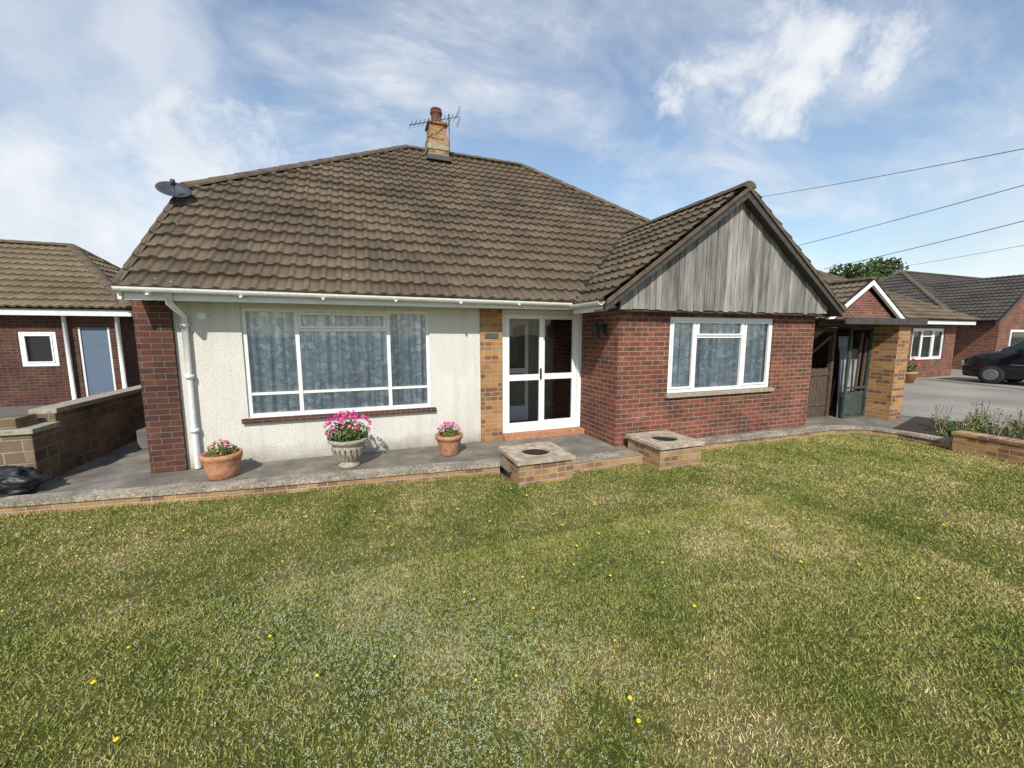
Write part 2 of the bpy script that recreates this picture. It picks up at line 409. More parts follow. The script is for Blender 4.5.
def ridge_line(mb, p0, p1, r=.12, seg=.42, mat='ridge', lift=.03):
    p0=Vector(p0);p1=Vector(p1); d=p1-p0; Ln=d.length; d.normalize()
    s=d.cross(Vector((0,0,1))).normalized(); up=s.cross(d)
    n=max(1,int(Ln/seg)); st=Ln/n
    for i in range(n):
        a=p0+d*(i*st); b=p0+d*((i+1)*st+.0); vs=[];fs=[]
        for (c,rr) in ((a,r*1.06),(b,r*.97)):
            for k in range(9):
                t=math.pi*k/8 ; vs.append(tuple(c+s*rr*math.cos(t)*1.1+up*(rr*math.sin(t)*.75+lift-.045)))
        for k in range(8): fs.append((k,k+1,9+k+1,9+k))
        fs.append(tuple(range(9))); fs.append(tuple(reversed(range(9,18))))
        mb.shared(vs,fs,mat,False)
def clipn(pa, pb, inside):
    d=Vector((pb[0]-pa[0],pb[1]-pa[1],0)); n=Vector((d.y,-d.x,0)).normalized()
    if (Vector((inside[0]-pa[0],inside[1]-pa[1],0))).dot(n)>0: n=-n
    return (Vector((pa[0],pa[1],0)), n)

def hip_roof(parent, x0,x1,y0,y1,ze, xr0,xr1,yr,zr, matk, faces='flrb'):
    F={'f':((x0,y0,ze),(1,0,0),(0,yr-y0,zr-ze),x1-x0,[((x0,y0),(xr0,yr)),((x1,y0),(xr1,yr))]),
       'b':((x0,y1,ze),(1,0,0),(0,yr-y1,zr-ze),x1-x0,[((x0,y1),(xr0,yr)),((x1,y1),(xr1,yr))]),
       'l':((x0,y0,ze),(0,1,0),(xr0-x0,0,zr-ze),y1-y0,[((x0,y0),(xr0,yr)),((x0,y1),(xr0,yr))]),
       'r':((x1,y0,ze),(0,1,0),(xr1-x1,0,zr-ze),y1-y0,[((x1,y0),(xr1,yr)),((x1,y1),(xr1,yr))])}
    for k in faces:
        o,u,v,W,cl=F[k]; ins={'f':((x0+x1)/2,y0+.1),'b':((x0+x1)/2,y1-.1),'l':(x0+.1,(y0+y1)/2),'r':(x1-.1,(y0+y1)/2)}[k]
        tiled_face('roof_tiles',o,u,v,W,Vector(v).length,[clipn(a,b,ins) for a,b in cl],matk,parent,samp=6)
    mb=MB()
    dz=.05
    A,B_,C,D=(x0,y0,ze-dz),(x1,y0,ze-dz),(x1,y1,ze-dz),(x0,y1,ze-dz); P,Q=(xr0,yr,zr-dz),(xr1,yr,zr-dz)
    mb.face([A,B_,Q,P],'dark');mb.face([B_,C,Q],'dark');mb.face([C,D,P,Q],'dark');mb.face([D,A,P],'dark')
    for a,b in (((x0,y0,ze),(xr0,yr,zr)),((x1,y0,ze),(xr1,yr,zr)),((x0,y1,ze),(xr0,yr,zr)),((x1,y1,ze),(xr1,yr,zr)),((xr0,yr,zr),(xr1,yr,zr))):
        ridge_line(mb,a,b)
    mb.obj('ridge_and_deck',parent)

def window(parent, x0,x1,z0,z1,y, mull, trans, mat='wpaint', fw=.05, depth=.07, casement=()):
    mb=MB(); mb.box(x0,x0+fw,y,y+depth,z0,z1,mat); mb.box(x1-fw,x1,y,y+depth,z0,z1,mat)
    mb.box(x0+fw,x1-fw,y,y+depth,z1-fw,z1,mat,'lr'); mb.box(x0+fw,x1-fw,y,y+depth,z0,z0+fw,mat,'lr')
    xs=[x0+fw]+[m for m in mull]+[x1-fw]
    for m in mull: mb.box(m-fw/2,m+fw/2,y-.003,y+depth,z0+fw,z1-fw,mat,'td')
    for i in range(len(xs)-1):
        a=xs[i]+(fw/2 if i>0 else 0); b=xs[i+1]-(fw/2 if i<len(xs)-2 else 0)
        for t in trans[i]: mb.box(a,b,y+.006,y+depth-.005,t-.018,t+.018,mat,'lr')
        if i in casement:
            za,zb=z0+fw, z1-fw
            if casement[i]=='top': za=trans[i][-1]+.018
            w=.035; e=.004
            mb.box(a+e,a+w,y-.014,y+.02,za+e,zb-e,mat); mb.box(b-w,b-e,y-.014,y+.02,za+e,zb-e,mat)
            mb.box(a+w,b-w,y-.014,y+.02,za+e,za+w,mat,'lr'); mb.box(a+w,b-w,y-.014,y+.02,zb-w,zb-e,mat,'lr')
    mb.obj('window_frame',parent)
    g=MB(); g.face([(x0+.02,y+.035,z0+.02),(x1-.02,y+.035,z0+.02),(x1-.02,y+.035,z1-.02),(x0+.02,y+.035,z1-.02)],'glass'); g.obj('window_glass',parent)
def curtain(parent,x0,x1,z0,z1,y):
    vs=[];fs=[];n=int((x1-x0)/.012)
    for i in range(n+1):
        x=x0+(x1-x0)*i/n
        ph=x*48+1.7*math.sin(x*6)
        for (z,a) in ((z0,1.0),((z0+z1)/2,.8),(z1,.5)):
            vs.append((x,y+.012*a*math.sin(ph)+.006*math.sin(x*17),z))
    for i in range(n):
        for k in range(2):
            a=i*3+k; fs.append((a,a+3,a+4,a+1))
    mb=MB(); mb.shared(vs,fs,'curtain'); mb.obj('net_curtain',parent)

# ================================================================== MAIN HOUSE
H=empty('brick_house')
YW=6.2; YG=5.15
ZT=2.22; B=-.2
EY=5.78; EZ=2.31; TN=.8; RY=10.9; RZ=EZ+(RY-EY)*TN
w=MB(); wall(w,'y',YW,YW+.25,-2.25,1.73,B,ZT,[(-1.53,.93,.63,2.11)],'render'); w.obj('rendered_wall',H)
w=MB()
w.box(-2.62,-2.25,6.14,YW+.25,B,ZT+.02,'dred')
TZ=lambda y: EZ+(min(y,2*RY-y)-EY)*TN
pts=[(YW+.25,B),(15.6,B),(15.6,TZ(15.6)-.08),(13.85,4.0-.05),(7.95,4.0-.05),(YW+.25,TZ(YW+.25)-.08)]
w.prism(pts,'x',-2.57,-2.35,'dred')
w.box(1.73,2.10,YW-.03,YW+.25,B,ZT,'yel')
wall(w,'y',YG,YG+.25,3.62,8.0,B,2.5,[(4.59,6.92,.80,2.04)],'red')
wall(w,'x',3.62,3.87,YG+.25,YW+.6,B,ZT,[],'red')
wall(w,'x',7.75,8.0,YG+.25,YW+.6,B,ZT,[],'red')
wall(w,'y',YW,YW+.25,8.0,9.4,B,ZT,[],'red')
wall(w,'x',9.15,9.4,YW+.25,15.6,B,ZT,[],'red')
wall(w,'y',15.35,15.6,-2.35,9.15,B,ZT,[],'red')
w.obj('brick_walls',H)
w=MB(); w.box(-2.2,1.9,7.6,7.65,0,2.2,'hall'); w.box(3.9,7.7,6.9,6.95,0,2.2,'hall')
w.box(2.04,2.10,6.46,7.35,0,2.2,'red'); w.box(3.60,3.66,6.46,7.35,0,2.2,'red'); w.box(2.1,3.6,7.35,7.4,0,2.2,'hall')
w.box(-2.3,9.1,6.0+.46,15.3,2.23,2.26,'hall'); w.box(3.9,7.7,5.42,6.45,2.2,2.24,'hall')
w.box(2.15,2.22,7.28,7.345,.05,2.05,'upvc'); w.box(2.95,3.02,7.28,7.345,.05,2.05,'upvc'); w.box(2.22,2.95,7.28,7.345,1.95,2.05,'upvc','lr'); w.box(2.22,2.95,7.28,7.345,.05,.35,'upvc','lr'); w.box(2.22,2.95,7.28,7.345,1.0,1.1,'upvc','lr')
w.box(2.225,2.945,7.3,7.34,.355,.995,'hall'); w.box(2.225,2.945,7.3,7.34,1.105,1.945,'carglass')
w.box(2.11,3.59,6.45,7.3,.005,.03,'concD')
w.obj('interior',H)
window(H,-1.53,.93,.63,2.11,YW+.03,[-.88,.326],[[.95],[.95,1.82],[.95]],casement={1:'top'})
curtain(H,-1.5,.9,.66,2.1,YW+.085)
window(H,4.59,6.92,.80,2.04,YG+.03,[5.15,6.22],[[],[1.72],[]],mat='upvc',fw=.06,casement={0:'main',1:'top',2:'main'})
curtain(H,4.6,6.9,.82,2.04,YG+.085)
s=MB()
for i in range(34):
    x=-1.60+i*.0765
    if x+.074<1.01: s.box(x,x+.070,YW-.055,YW+.028,.565,.625,'dred')
s.box(-1.6,1.0,YW-.045,YW+.025,.56,.615,'conc')
s.box(4.54,6.97,YG-.06,YG+.028,.735,.795,'stone')
s.obj('window_sills',H,)
d=MB(); x0,x1=2.10,3.62; y=YW+.05
d.box(x0,x0+.07,y,y+.08,.09,2.17,'upvc'); d.box(x1-.07,x1,y,y+.08,.09,2.17,'upvc')
d.box(x0+.07,x1-.07,y,y+.08,2.10,2.17,'upvc','lr'); d.box(x0+.07,x1-.07,y-.01,y+.08,.09,.15,'upvc')
def leaf(a,b,yy):
    d.box(a,a+.075,yy,yy+.05,.155,2.095,'upvc'); d.box(b-.075,b,yy,yy+.05,.155,2.095,'upvc')
    d.box(a+.075,b-.075,yy,yy+.05,2.02,2.095,'upvc','lr'); d.box(a+.075,b-.075,yy,yy+.05,.155,.25,'upvc','lr')
    d.box(a+.075,b-.075,yy-.004,yy+.05,.98,1.08,'upvc','lr')
leaf(x0+.075,2.875,y+.005); leaf(2.85,x1-.075,y+.058)
d.box(2.81,2.835,y-.03,y+.004,1.0,1.18,'black')
d.box(x0+.005,x1-.005,YW-.12,YW+.045,-.02,.085,'terra')
d.obj('front_door',H)
g=MB(); g.face([(x0+.1,y+.03,.2),(2.85,y+.03,.2),(2.85,y+.03,2.05),(x0+.1,y+.03,2.05)],'glass')
g.face([(2.88,y+.085,.2),(x1-.1,y+.085,.2),(x1-.1,y+.085,2.05),(2.88,y+.085,2.05)],'glass'); g.obj('door_glass',H)
e=MB(); VX=-2.58
e.box(VX+.04,3.2,EY+.03,EY+.055,2.15,2.28,'fascia'); e.box(VX+.045,3.62,EY+.056,YW,2.195,2.21,'fascia')
e.box(3.2,3.225,YG-.2,EY+.03,2.09,2.22,'fascia'); e.box(3.226,3.62,YG-.1,EY+.056,2.16,2.175,'fascia')
def gutter(p0,p1,r=.055):
    p0=Vector(p0);p1=Vector(p1);dd=(p1-p0).normalized();sd=dd.cross(Vector((0,0,1)))
    vs=[];fs=[]
    for c in (p0,p1):
        for k in range(9):
            t=math.pi+math.pi*k/8; vs.append(tuple(c+sd*r*math.cos(t)+Vector((0,0,r*math.sin(t)))))
        for k in range(9):
            t=2*math.pi-math.pi*k/8; vs.append(tuple(c+sd*r*.85*math.cos(t)+Vector((0,0,r*.85*math.sin(t)))))
    for k in range(17): fs.append((k,k+1,18+k+1,18+k))
    fs.append((17,0,18,35)); fs.append(tuple(range(18))); fs.append(tuple(reversed(range(18,36))))
    e.shared(vs,fs,'wpaint',False)
gutter((VX-.01,EY-.03,2.285),(3.12,EY-.03,2.255)); gutter((3.14,YG-.25,2.225),(3.14,EY+.03,2.225))
for x in np.arange(-2.3,3.1,.9): e.box(x,x+.03,EY-.088,EY+.03,2.20,2.22,'wpaint')
e.tube([(-2.12,EY-.02,2.23),(-2.12,EY-.0,2.12),(-2.12,YW-.06,1.98),(-2.12,YW-.06,.02)],.036,'wpaint',12)
for z in (.5,1.2,1.85): e.lathe([(.036,0),(.046,0),(.046,.05),(.036,.05)],(-2.12,YW-.06,z),'wpaint',14)
e.obj('eaves_and_gutters',H)
HX0,HX1=1.13,4.3; RX=9.85; HY=7.95; HZ=EZ+(HY-EY)*TN
ins=(2.5,6.5)
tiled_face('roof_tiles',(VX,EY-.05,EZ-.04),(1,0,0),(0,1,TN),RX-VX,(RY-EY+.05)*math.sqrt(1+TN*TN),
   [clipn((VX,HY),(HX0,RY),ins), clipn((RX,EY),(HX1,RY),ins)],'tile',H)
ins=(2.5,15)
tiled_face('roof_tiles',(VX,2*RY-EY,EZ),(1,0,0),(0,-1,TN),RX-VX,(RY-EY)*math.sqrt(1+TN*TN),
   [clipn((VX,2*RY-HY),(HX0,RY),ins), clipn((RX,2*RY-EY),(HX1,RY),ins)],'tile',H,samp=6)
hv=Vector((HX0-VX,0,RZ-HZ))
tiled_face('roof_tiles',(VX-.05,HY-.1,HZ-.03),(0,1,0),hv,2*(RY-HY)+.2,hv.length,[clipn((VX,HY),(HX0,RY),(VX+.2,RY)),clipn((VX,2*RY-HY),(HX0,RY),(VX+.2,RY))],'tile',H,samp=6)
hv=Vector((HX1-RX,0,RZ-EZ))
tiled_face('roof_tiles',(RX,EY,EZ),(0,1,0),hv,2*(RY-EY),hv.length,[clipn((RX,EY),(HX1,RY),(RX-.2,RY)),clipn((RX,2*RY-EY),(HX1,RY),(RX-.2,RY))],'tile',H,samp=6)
r=MB(); q=.06; YB=2*RY-EY; HB=2*RY-HY
r.face([(VX,EY,EZ-q),(RX,EY,EZ-q),(HX1,RY,RZ-q),(HX0,RY,RZ-q),(VX,HY,HZ-q)],'dark')
r.face([(VX,YB,EZ-q),(RX,YB,EZ-q),(HX1,RY,RZ-q),(HX0,RY,RZ-q),(VX,HB,HZ-q)],'dark')
r.face([(VX,HY,HZ-q),(HX0,RY,RZ-q),(VX,HB,HZ-q)],'dark'); r.face([(RX,EY,EZ-q),(RX,YB,EZ-q),(HX1,RY,RZ-q)],'dark')
ridge_line(r,(VX,HY,HZ),(HX0,RY,RZ)); ridge_line(r,(VX,HB,HZ),(HX0,RY,RZ)); ridge_line(r,(HX0,RY,RZ),(HX1,RY,RZ))
ridge_line(r,(RX,EY,EZ),(HX1,RY,RZ)); ridge_line(r,(RX,YB,EZ),(HX1,RY,RZ))
for k in range(9):
    ya=EY+(HY-EY)*k/9; yb=EY+(HY-EY)*(k+1)/9-.01; za=EZ+(ya-EY)*TN; zb=EZ+(yb-EY)*TN
    r.prism([(ya,za-.06),(yb,zb-.06),(yb,zb+.035),(ya,za+.05)],'x',VX-.03,VX+.05,'ridge')
r.prism([(EY,EZ-.16),(HY,HZ-.16),(HY,HZ-.065),(EY,EZ-.065)],'x',VX-.005,VX+.03,'wpaint')
r.obj('ridge_tiles_and_deck',H)
GX=5.7; GZ=4.04; GE0=3.17; GE1=8.23; GY=4.83; gt=(GZ-2.23)/(GX-GE0)
main_n=Vector((0,-TN,1)).normalized()
cl=[(Vector((0,EY,EZ-.02)),-main_n)]
for (ox,sg) in ((GE0,1),(GE1,-1)):
    tiled_face('wing_roof_tiles',(ox,GY,2.23),(0,1,0),(sg,0,gt),3.6,math.hypot(GX-GE0,GZ-2.23),cl,'tile',H)
r=MB(); yv=EY+(2.23-EZ)/TN; yt=EY+(GZ-EZ)/TN
r.face([(GE0,GY,2.18),(GE0,EY,2.18),(GX,yt,GZ-.05),(GX,GY,GZ-.05)],'dark'); r.face([(GE1,GY,2.18),(GE1,EY,2.18),(GX,yt,GZ-.05),(GX,GY,GZ-.05)],'dark')
ridge_line(r,(GX,GY-.02,GZ),(GX,yt+.1,GZ))
va=Vector((3.2,EY-.02,EZ-.03)); vb=Vector((GX,yt,GZ+.02)); sd=(vb-va).cross(Vector((0,0,1))).normalized()*.04
up=Vector((0,0,.05)); r.face([va-sd+up,va+sd+up,vb+sd+up,vb-sd+up],'dark')
r.obj('wing_ridge_and_valley',H)
gb=MB(); slope=lambda x: GZ-abs(x-GX)*gt
x=3.50
while x<7.94:
    wd=.098+random.uniform(-.003,.003); a,b=x,x+wd; zb=2.13+random.uniform(-.015,.012)
    ta,tb=slope(a)-.12,slope(b)-.12
    if min(ta,tb)>zb:
        yy=4.965+random.uniform(-.007,.007)
        top=[(b,tb),(a,ta)]
        if a<GX<b: top=[(b,tb),(GX,GZ-.12),(a,ta)]
        poly_=[(a,zb),(b,zb)]+top
        P=[(p[0],yy,p[1]) for p in poly_]; Q=[(p[0],yy+.025,p[1]) for p in poly_]; n=len(P)
        gb.shared(P+Q,[tuple(range(n)),tuple(reversed(range(n,2*n)))]+[(i,n+i,n+(i+1)%n,(i+1)%n) for i in range(n)],'wood',False)
    x+=.105
gb.obj('gable_boards',H)
bb=MB()
for sg,ex in ((-1,GE0),(1,GE1)):
    xe=ex; ze=slope(xe)
    bb.prism([(xe,ze-.15),(GX,GZ-.17),(GX,GZ-.015),(xe,ze-.015)],'y',GY-.01+(.002 if sg>0 else 0),GY+.028,'darkwood')
    bb.prism([(xe,ze-.06),(GX,GZ-.06),(GX,GZ+.01),(xe,ze+.01)],'y',GY-.035+(.002 if sg>0 else 0),GY-.012,'ridge')
    bb.face([(xe,GY,ze-.14),(GX,GY,GZ-.14),(GX,YG,GZ-.14),(xe,YG,ze-.14)],'darkwood')
bb.prism([(3.45,2.14),(7.95,2.14),(GX,GZ-.14)],'y',5.0,5.02,'dark')
bb.box(3.5,7.92,4.985,YG-.002,2.10,2.127,'darkwood')
bb.face([(3.62,YG+.001,2.5),(8,YG+.001,2.5),(GX,YG+.001,GZ-.1)],'dark')
bb.box(8.0,8.2,YG-.1,YW,2.10,2.2,'darkwood')
bb.obj('barge_boards',H)
l=MB(); c=(3.44,5.50,1.93)
l.box(3.585,3.619,5.47,5.53,1.78,1.93,'black'); l.tube([(3.6,5.50,1.86),(3.52,5.50,2.0),(3.44,5.50,1.96)],.014,'black')
l.lathe([(.0,.03),(.11,-.03),(.115,-.045),(.08,-.05)],c,'black',8,smooth=False); l.lathe([(.08,-.05),(.05,-.20)],c,'carglass',6,smooth=False); l.lathe([(.06,-.20),(.06,-.22),(0,-.25)],c,'black',8,smooth=False)
for i in range(6):
    t=2*math.pi*i/6; l.tube([(c[0]+.083*math.cos(t),c[1]+.083*math.sin(t),c[2]-.05),(c[0]+.054*math.cos(t),c[1]+.054*math.sin(t),c[2]-.20)],.007,'black',4)
l.obj('wall_lantern',H)
l=MB(); l.box(1.80,2.03,YW-.045,YW-.031,1.70,1.78,'numb'); l.box(-2.0,-1.9,YW-.02,YW,1.95,2.03,'wpaint'); l.obj('house_number',H)
c=MB(); cx,cy=1.88,10.55
c.box(cx-.25,cx+.25,cy-.25,cy+.25,5.6,6.56,'ylw'); c.box(cx-.27,cx+.27,cy-.27,cy+.27,6.24,6.34,'stone')
c.box(cx-.21,cx+.21,cy-.21,cy+.21,6.56,6.84,'yel'); c.box(cx-.25,cx+.25,cy-.25,cy+.25,6.84,6.89,'yel')
c.lathe([(.16,0),(.15,.06),(.13,.08),(.125,.25),(.15,.27),(.15,.31),(.10,.31),(.09,.1)],(cx,cy,6.89),'pot',20)
c.lathe([(.08,0),(.14,.02),(.13,.06),(.02,.10),(0,.10)],(cx,cy,7.21),'pot',16)
c.box(cx-.30,cx+.30,cy-.38,cy-.26,5.96,6.06,'lead')
c.obj('chimney',H)
a=MB(); top=Vector((cx+.26,cy-.28,6.98)); a.tube([(cx+.26,cy-.28,6.2),tuple(top+Vector((0,0,.1)))],.014,'grey'); 
bd=Vector((.88,.30,.42)).normalized(); a.tube([tuple(top-bd*1.15),tuple(top+bd*.3)],.01,'grey')
for i in range(12):
    p=top-bd*1.1+bd*i*.118; ln=.09; a.tube([tuple(p+Vector((-.3,1,.0))*ln+Vector((0,0,-ln*.5))),tuple(p-Vector((-.3,1,0))*ln+Vector((0,0,ln*.5)))],.006,'grey',5)
for zz in (-.15,-.07,.07,.15): a.tube([tuple(top+bd*.3+Vector((0,-.2,zz))),tuple(top+bd*.3+Vector((0,.2,zz)))],.006,'grey',5)
a.obj('tv_antenna',H)
s=MB(); dc=Vector((-2.54,7.46,3.82)); dd=Vector((.20,-.66,.72)).normalized()
rot=dd.to_track_quat('Z','Y').to_matrix(); k_=.60
s.lathe([(0*k_,0),(.12*k_,.008),(.24*k_,.03),(.34*k_,.06),(.345*k_,.055),(.24*k_,.02),(.12*k_,-.01),(0,-.018)],dc,'dish',32,rot)
s.tube([tuple(dc),tuple(dc-dd*.06),(-2.59,7.6,3.62)],.02,'dish'); s.tube([tuple(dc+rot@Vector((0,-.2,.05))),tuple(dc+dd*.20+Vector((0,0,-.05)))],.012,'dish'); 
s.lathe([(0,0),(.03,0),(.03,.08),(0,.08)],dc+dd*.17+Vector((0,0,-.05)),'dish',10,rot)
s.obj('satellite_dish',H)

# ================================================================== SIDE ENTRANCE / CARPORT
C=empty('side_carport'); c=MB()
c.box(8.22,10.75,4.78,6.15,2.02,2.05,'darkwood'); c.box(8.22,10.76,4.75,4.779,1.95,2.07,'darkwood'); c.box(10.751,10.78,4.79,6.15,1.95,2.07,'darkwood')
for y_ in (5.2,5.9): c.box(8.22,10.7,y_,y_+.05,1.92,2.018,'brownwood')
c.obj('flat_roof',C)
c=MB(); c.box(10.1,10.5,4.88,5.33,B,1.949,'yel'); c.obj('brick_pier',C)
c=MB()
for i in range(11):
    c.box(8.10+i*.105,8.10+i*.105+.098,5.60,5.622,.0,1.05+random.uniform(-.01,.01),'brownwood')
c.box(8.1,9.25,5.58,5.598,.25,.34,'brownwood'); c.box(8.1,9.25,5.58,5.598,.9,.99,'brownwood')
c.box(8.03,8.10,5.56,5.64,0,1.90,'brownwood'); c.box(9.26,9.34,5.56,5.64,0,1.90,'brownwood'); c.box(8.62,8.67,5.57,5.63,1.05,1.80,'brownwood')
c.prism([(8.12,1.10),(8.2,1.10),(9.24,1.72),(9.14,1.74)],'y',5.555,5.569,'brownwood')
c.prism([(8.12,1.58),(8.12,1.50),(8.5,1.80),(8.42,1.80)],'y',5.54,5.554,'brownwood')
c.box(8.1,9.26,5.56,5.63,1.82,1.90,'brownwood')
c.obj('garden_gate',C)
c=MB(); X0,X1=9.36,10.09
for xx in (X0,X1-.045): c.box(xx,xx+.045,5.30,5.345,0,1.90,'green')
for zz in (0,.62,1.855): c.box(X0+.045,X1-.045,5.305,5.34,zz,zz+.045,'green','lr')
# corrugated sheets stacked behind the frame
def corr(xa,xb,y_,z0,z1,tilt):
    vs=[];fs=[];m=int((xb-xa)/.012)
    for i in range(m+1):
        x=xa+(xb-xa)*i/m; yy=y_+.012*math.sin(x*2*math.pi/.076)
        vs+= [(x,yy,z0),(x+tilt,yy+.12,z1)]
    for i in range(m): fs.append((2*i,2*i+2,2*i+3,2*i+1))
    c.shared(vs,fs,'sheet')
corr(9.38,9.95,5.42,.0,1.45,.10); corr(9.55,10.05,5.50,.0,1.72,-.05); 
for (xa,xb,za) in ((9.42,9.5,1.6),(9.75,9.83,1.8),(9.95,10.0,1.7)): c.prism([(xa,0),(xa+.06,0),(xb+.06,za),(xb,za)],'y',5.36,5.39,'brownwood')
c.box(9.4,10.05,5.352,5.358,.05,.55,'green')
c.obj('timber_frame_with_sheets',C)
c=MB(); c.box(10.25,10.45,5.34,9.0,B,1.9,'dred'); c.box(9.42,10.25,8.0,8.05,B,1.8,'brownwood')
c.box(9.42,10.25,7.9,7.99,1.0,1.06,'hall'); c.obj('side_passage_walls',C)

# ================================================================== GROUND
def sheet(name, pts, z, mat):
    mb=MB(); mb.face([(p[0],p[1],z) for p in pts],mat); return mb.obj(name)
M['far']=plain('far_ground',(.10,.11,.05),1,var=.3,scale=.3)
sheet('ground',[(-600,-600),(600,-600),(600,600),(-600,600)],-.17,'far')
EDGE=[(-9.0,6.05),(-3.62,5.50),(-1.27,5.20),(1.64,4.94)]
EDGE2=[(4.50,4.86),(6.5,4.80),(8.1,4.76),(8.55,4.68),(8.82,4.48),(8.95,4.15),(8.97,3.45)]
lawn_pts=[(-9,-7),(8.95,-7),(8.95,3.4)]+EDGE2[::-1]+[(4.47,4.6),(3.7,4.62),(2.5,4.62),(1.64,4.6)]+EDGE[::-1]
lawn=sheet('lawn',lawn_pts,-.12,'lawn')
pav=[(-9,6.0)]+EDGE[1:]+[(1.66,4.64),(2.5,4.64),(3.7,4.64),(4.48,4.64)]+EDGE2[:-1]+[(9.6,4.1),(11.2,4.6),(11.2,16),(-9,16)]
pm=MB(); pm.face([(p[0],p[1],0) for p in pav],'pave'); 
pm.box(2.48,3.74,4.62,4.66,-.14,.015,'ylw'); pm.box(2.48,3.74,4.66,4.9,-.0,.018,'pebble')
pm.obj('paving_path')
def band(name, pts, width, zt, zb, top, side, cap=.05):
    mb=MB()
    Q=[]
    for a,b in zip(pts[:-1],pts[1:]):
        ln=math.hypot(b[0]-a[0],b[1]-a[1]); k=max(1,int(ln/.3))
        for i in range(k): Q.append((a[0]+(b[0]-a[0])*i/k, a[1]+(b[1]-a[1])*i/k))
    Q.append(pts[-1])
    P=[Vector((p[0],p[1]+random.uniform(-.010,.010),0)) for p in Q]; n=len(P); off=[]
    hz=[zt+random.uniform(-.008,.008) for _ in P]
    for i in range(n):
        d=(P[min(i+1,n-1)]-P[max(i-1,0)]).normalized(); off.append(Vector((-d.y,d.x,0)))
    acc=0
    for i in range(n-1):
        a,b=P[i],P[i+1]; ln=(b-a).length; ai=a+off[i]*width; bi=b+off[i+1]*width; ao=a-off[i]*.02; bo=b-off[i+1]*.02
        z=lambda v,h: (v.x,v.y,h)
        ha,hb=hz[i],hz[i+1]
        mb.face([z(ao,ha),z(bo,hb),z(bi,hb),z(ai,ha)],top); mb.face([z(ao,zt-cap),z(bo,zt-cap),z(bo,hb),z(ao,ha)],top)
        mb.face([z(ao,zt-cap),z(bo,zt-cap),z(b,zt-cap),z(a,zt-cap)],top)
        mb.face([z(a,zb),z(b,zb),z(b,zt-cap),z(a,zt-cap)],side,[(acc,zb),(acc+ln,zb),(acc+ln,zt-cap),(acc,zt-cap)])
        mb.face([z(ai,zb),z(bi,zb),z(bi,hb),z(ai,ha)],top); acc+=ln
    for i in (0,n-1):
        a=P[i]; ai=a+off[i]*width; mb.face([(a.x,a.y,zb),(ai.x,ai.y,zb),(ai.x,ai.y,zt),(a.x,a.y,zt)],side)
    return mb.obj(name)
band('kerb_edging',EDGE,.20,.03,-.14,'pebble','ylw',.045)
band('kerb_edging',EDGE2,.18,.03,-.14,'pebble','ylw',.045)
sheet('driveway',[(10.9,-7),(60,-7),(60,40),(9.7,40),(9.7,9),(11.2,4.2)],.006,'drive')
sheet('planting_bed',[(9.05,-7),(10.95,-7),(11.2,4.25),(11.1,4.9),(9.1,4.35)],.01,'soil')
sheet('neighbour_drive',[(-30,6.5),(-3.95,6.5),(-3.95,30),(-30,30)],.004,'concD')
w=MB(); w.box(8.86,9.12,-7,3.42,B,.16,'yel'); w.box(8.84,9.14,-7,3.44,.16,.20,'ylw'); w.obj('low_brick_wall')

poly=np.array(lawn_pts)
def inpoly(X,Y):
    c=np.zeros(len(X),bool); n=len(poly); j=n-1
    for i in range(n):
        xi,yi=poly[i];xj,yj=poly[j]
        cond=((yi>Y)!=(yj>Y))&(X<(xj-xi)*(Y-yi)/(yj-yi+1e-12)+xi); c^=cond; j=i
    return c
def tri_mesh(name,V,k,mat,parent):
    n=len(V)//k; me=bpy.data.meshes.new(name); me.vertices.add(len(V)); me.vertices.foreach_set('co',V.astype(np.float32).ravel())
    me.loops.add(len(V)); me.loops.foreach_set('vertex_index',np.arange(len(V),dtype=np.int32))
    me.polygons.add(n); me.polygons.foreach_set('loop_start',np.arange(0,len(V),k,dtype=np.int32))
    me.update(calc_edges=True); me.validate(); me.materials.append(M[mat])
    o=bpy.data.objects.new(name,me); scene.collection.objects.link(o); o.parent=parent; return o
def scatter(n,x0,x1,y0,y1):
    X=np.random.uniform(x0,x1,n);Y=np.random.uniform(y0,y1,n); k=inpoly(X,Y); return X[k],Y[k]
parts=[scatter(240000,-3.2,4.5,.5,3.2),scatter(220000,-8,8.95,3.0,6.1),scatter(60000,4.5,8.95,0,3.2),scatter(25000,-8,-3.2,1,3.2)]
X=np.concatenate([p[0] for p in parts]);Y=np.concatenate([p[1] for p in parts])
ex=[];ey=[]
for (pa,pb) in list(zip(EDGE[:-1],EDGE[1:]))+list(zip(EDGE2[:-1],EDGE2[1:]))+[((1.6,4.4),(2.5,4.38)),((3.7,4.25),(4.5,4.25)),((8.84,3.4),(8.84,-2))]:
    ln=math.hypot(pb[0]-pa[0],pb[1]-pa[1]); m=int(ln*320); t=np.random.rand(m); wv=np.clip(np.sin(t*ln*5+pa[0]*3)*.5+.7,0,1)
    keep=np.random.rand(m)<wv
    ex.append((pa[0]+(pb[0]-pa[0])*t)[keep]+np.random.normal(0,.01,keep.sum())); ey.append((pa[1]+(pb[1]-pa[1])*t)[keep]-np.abs(np.random.normal(0,.03,keep.sum())))
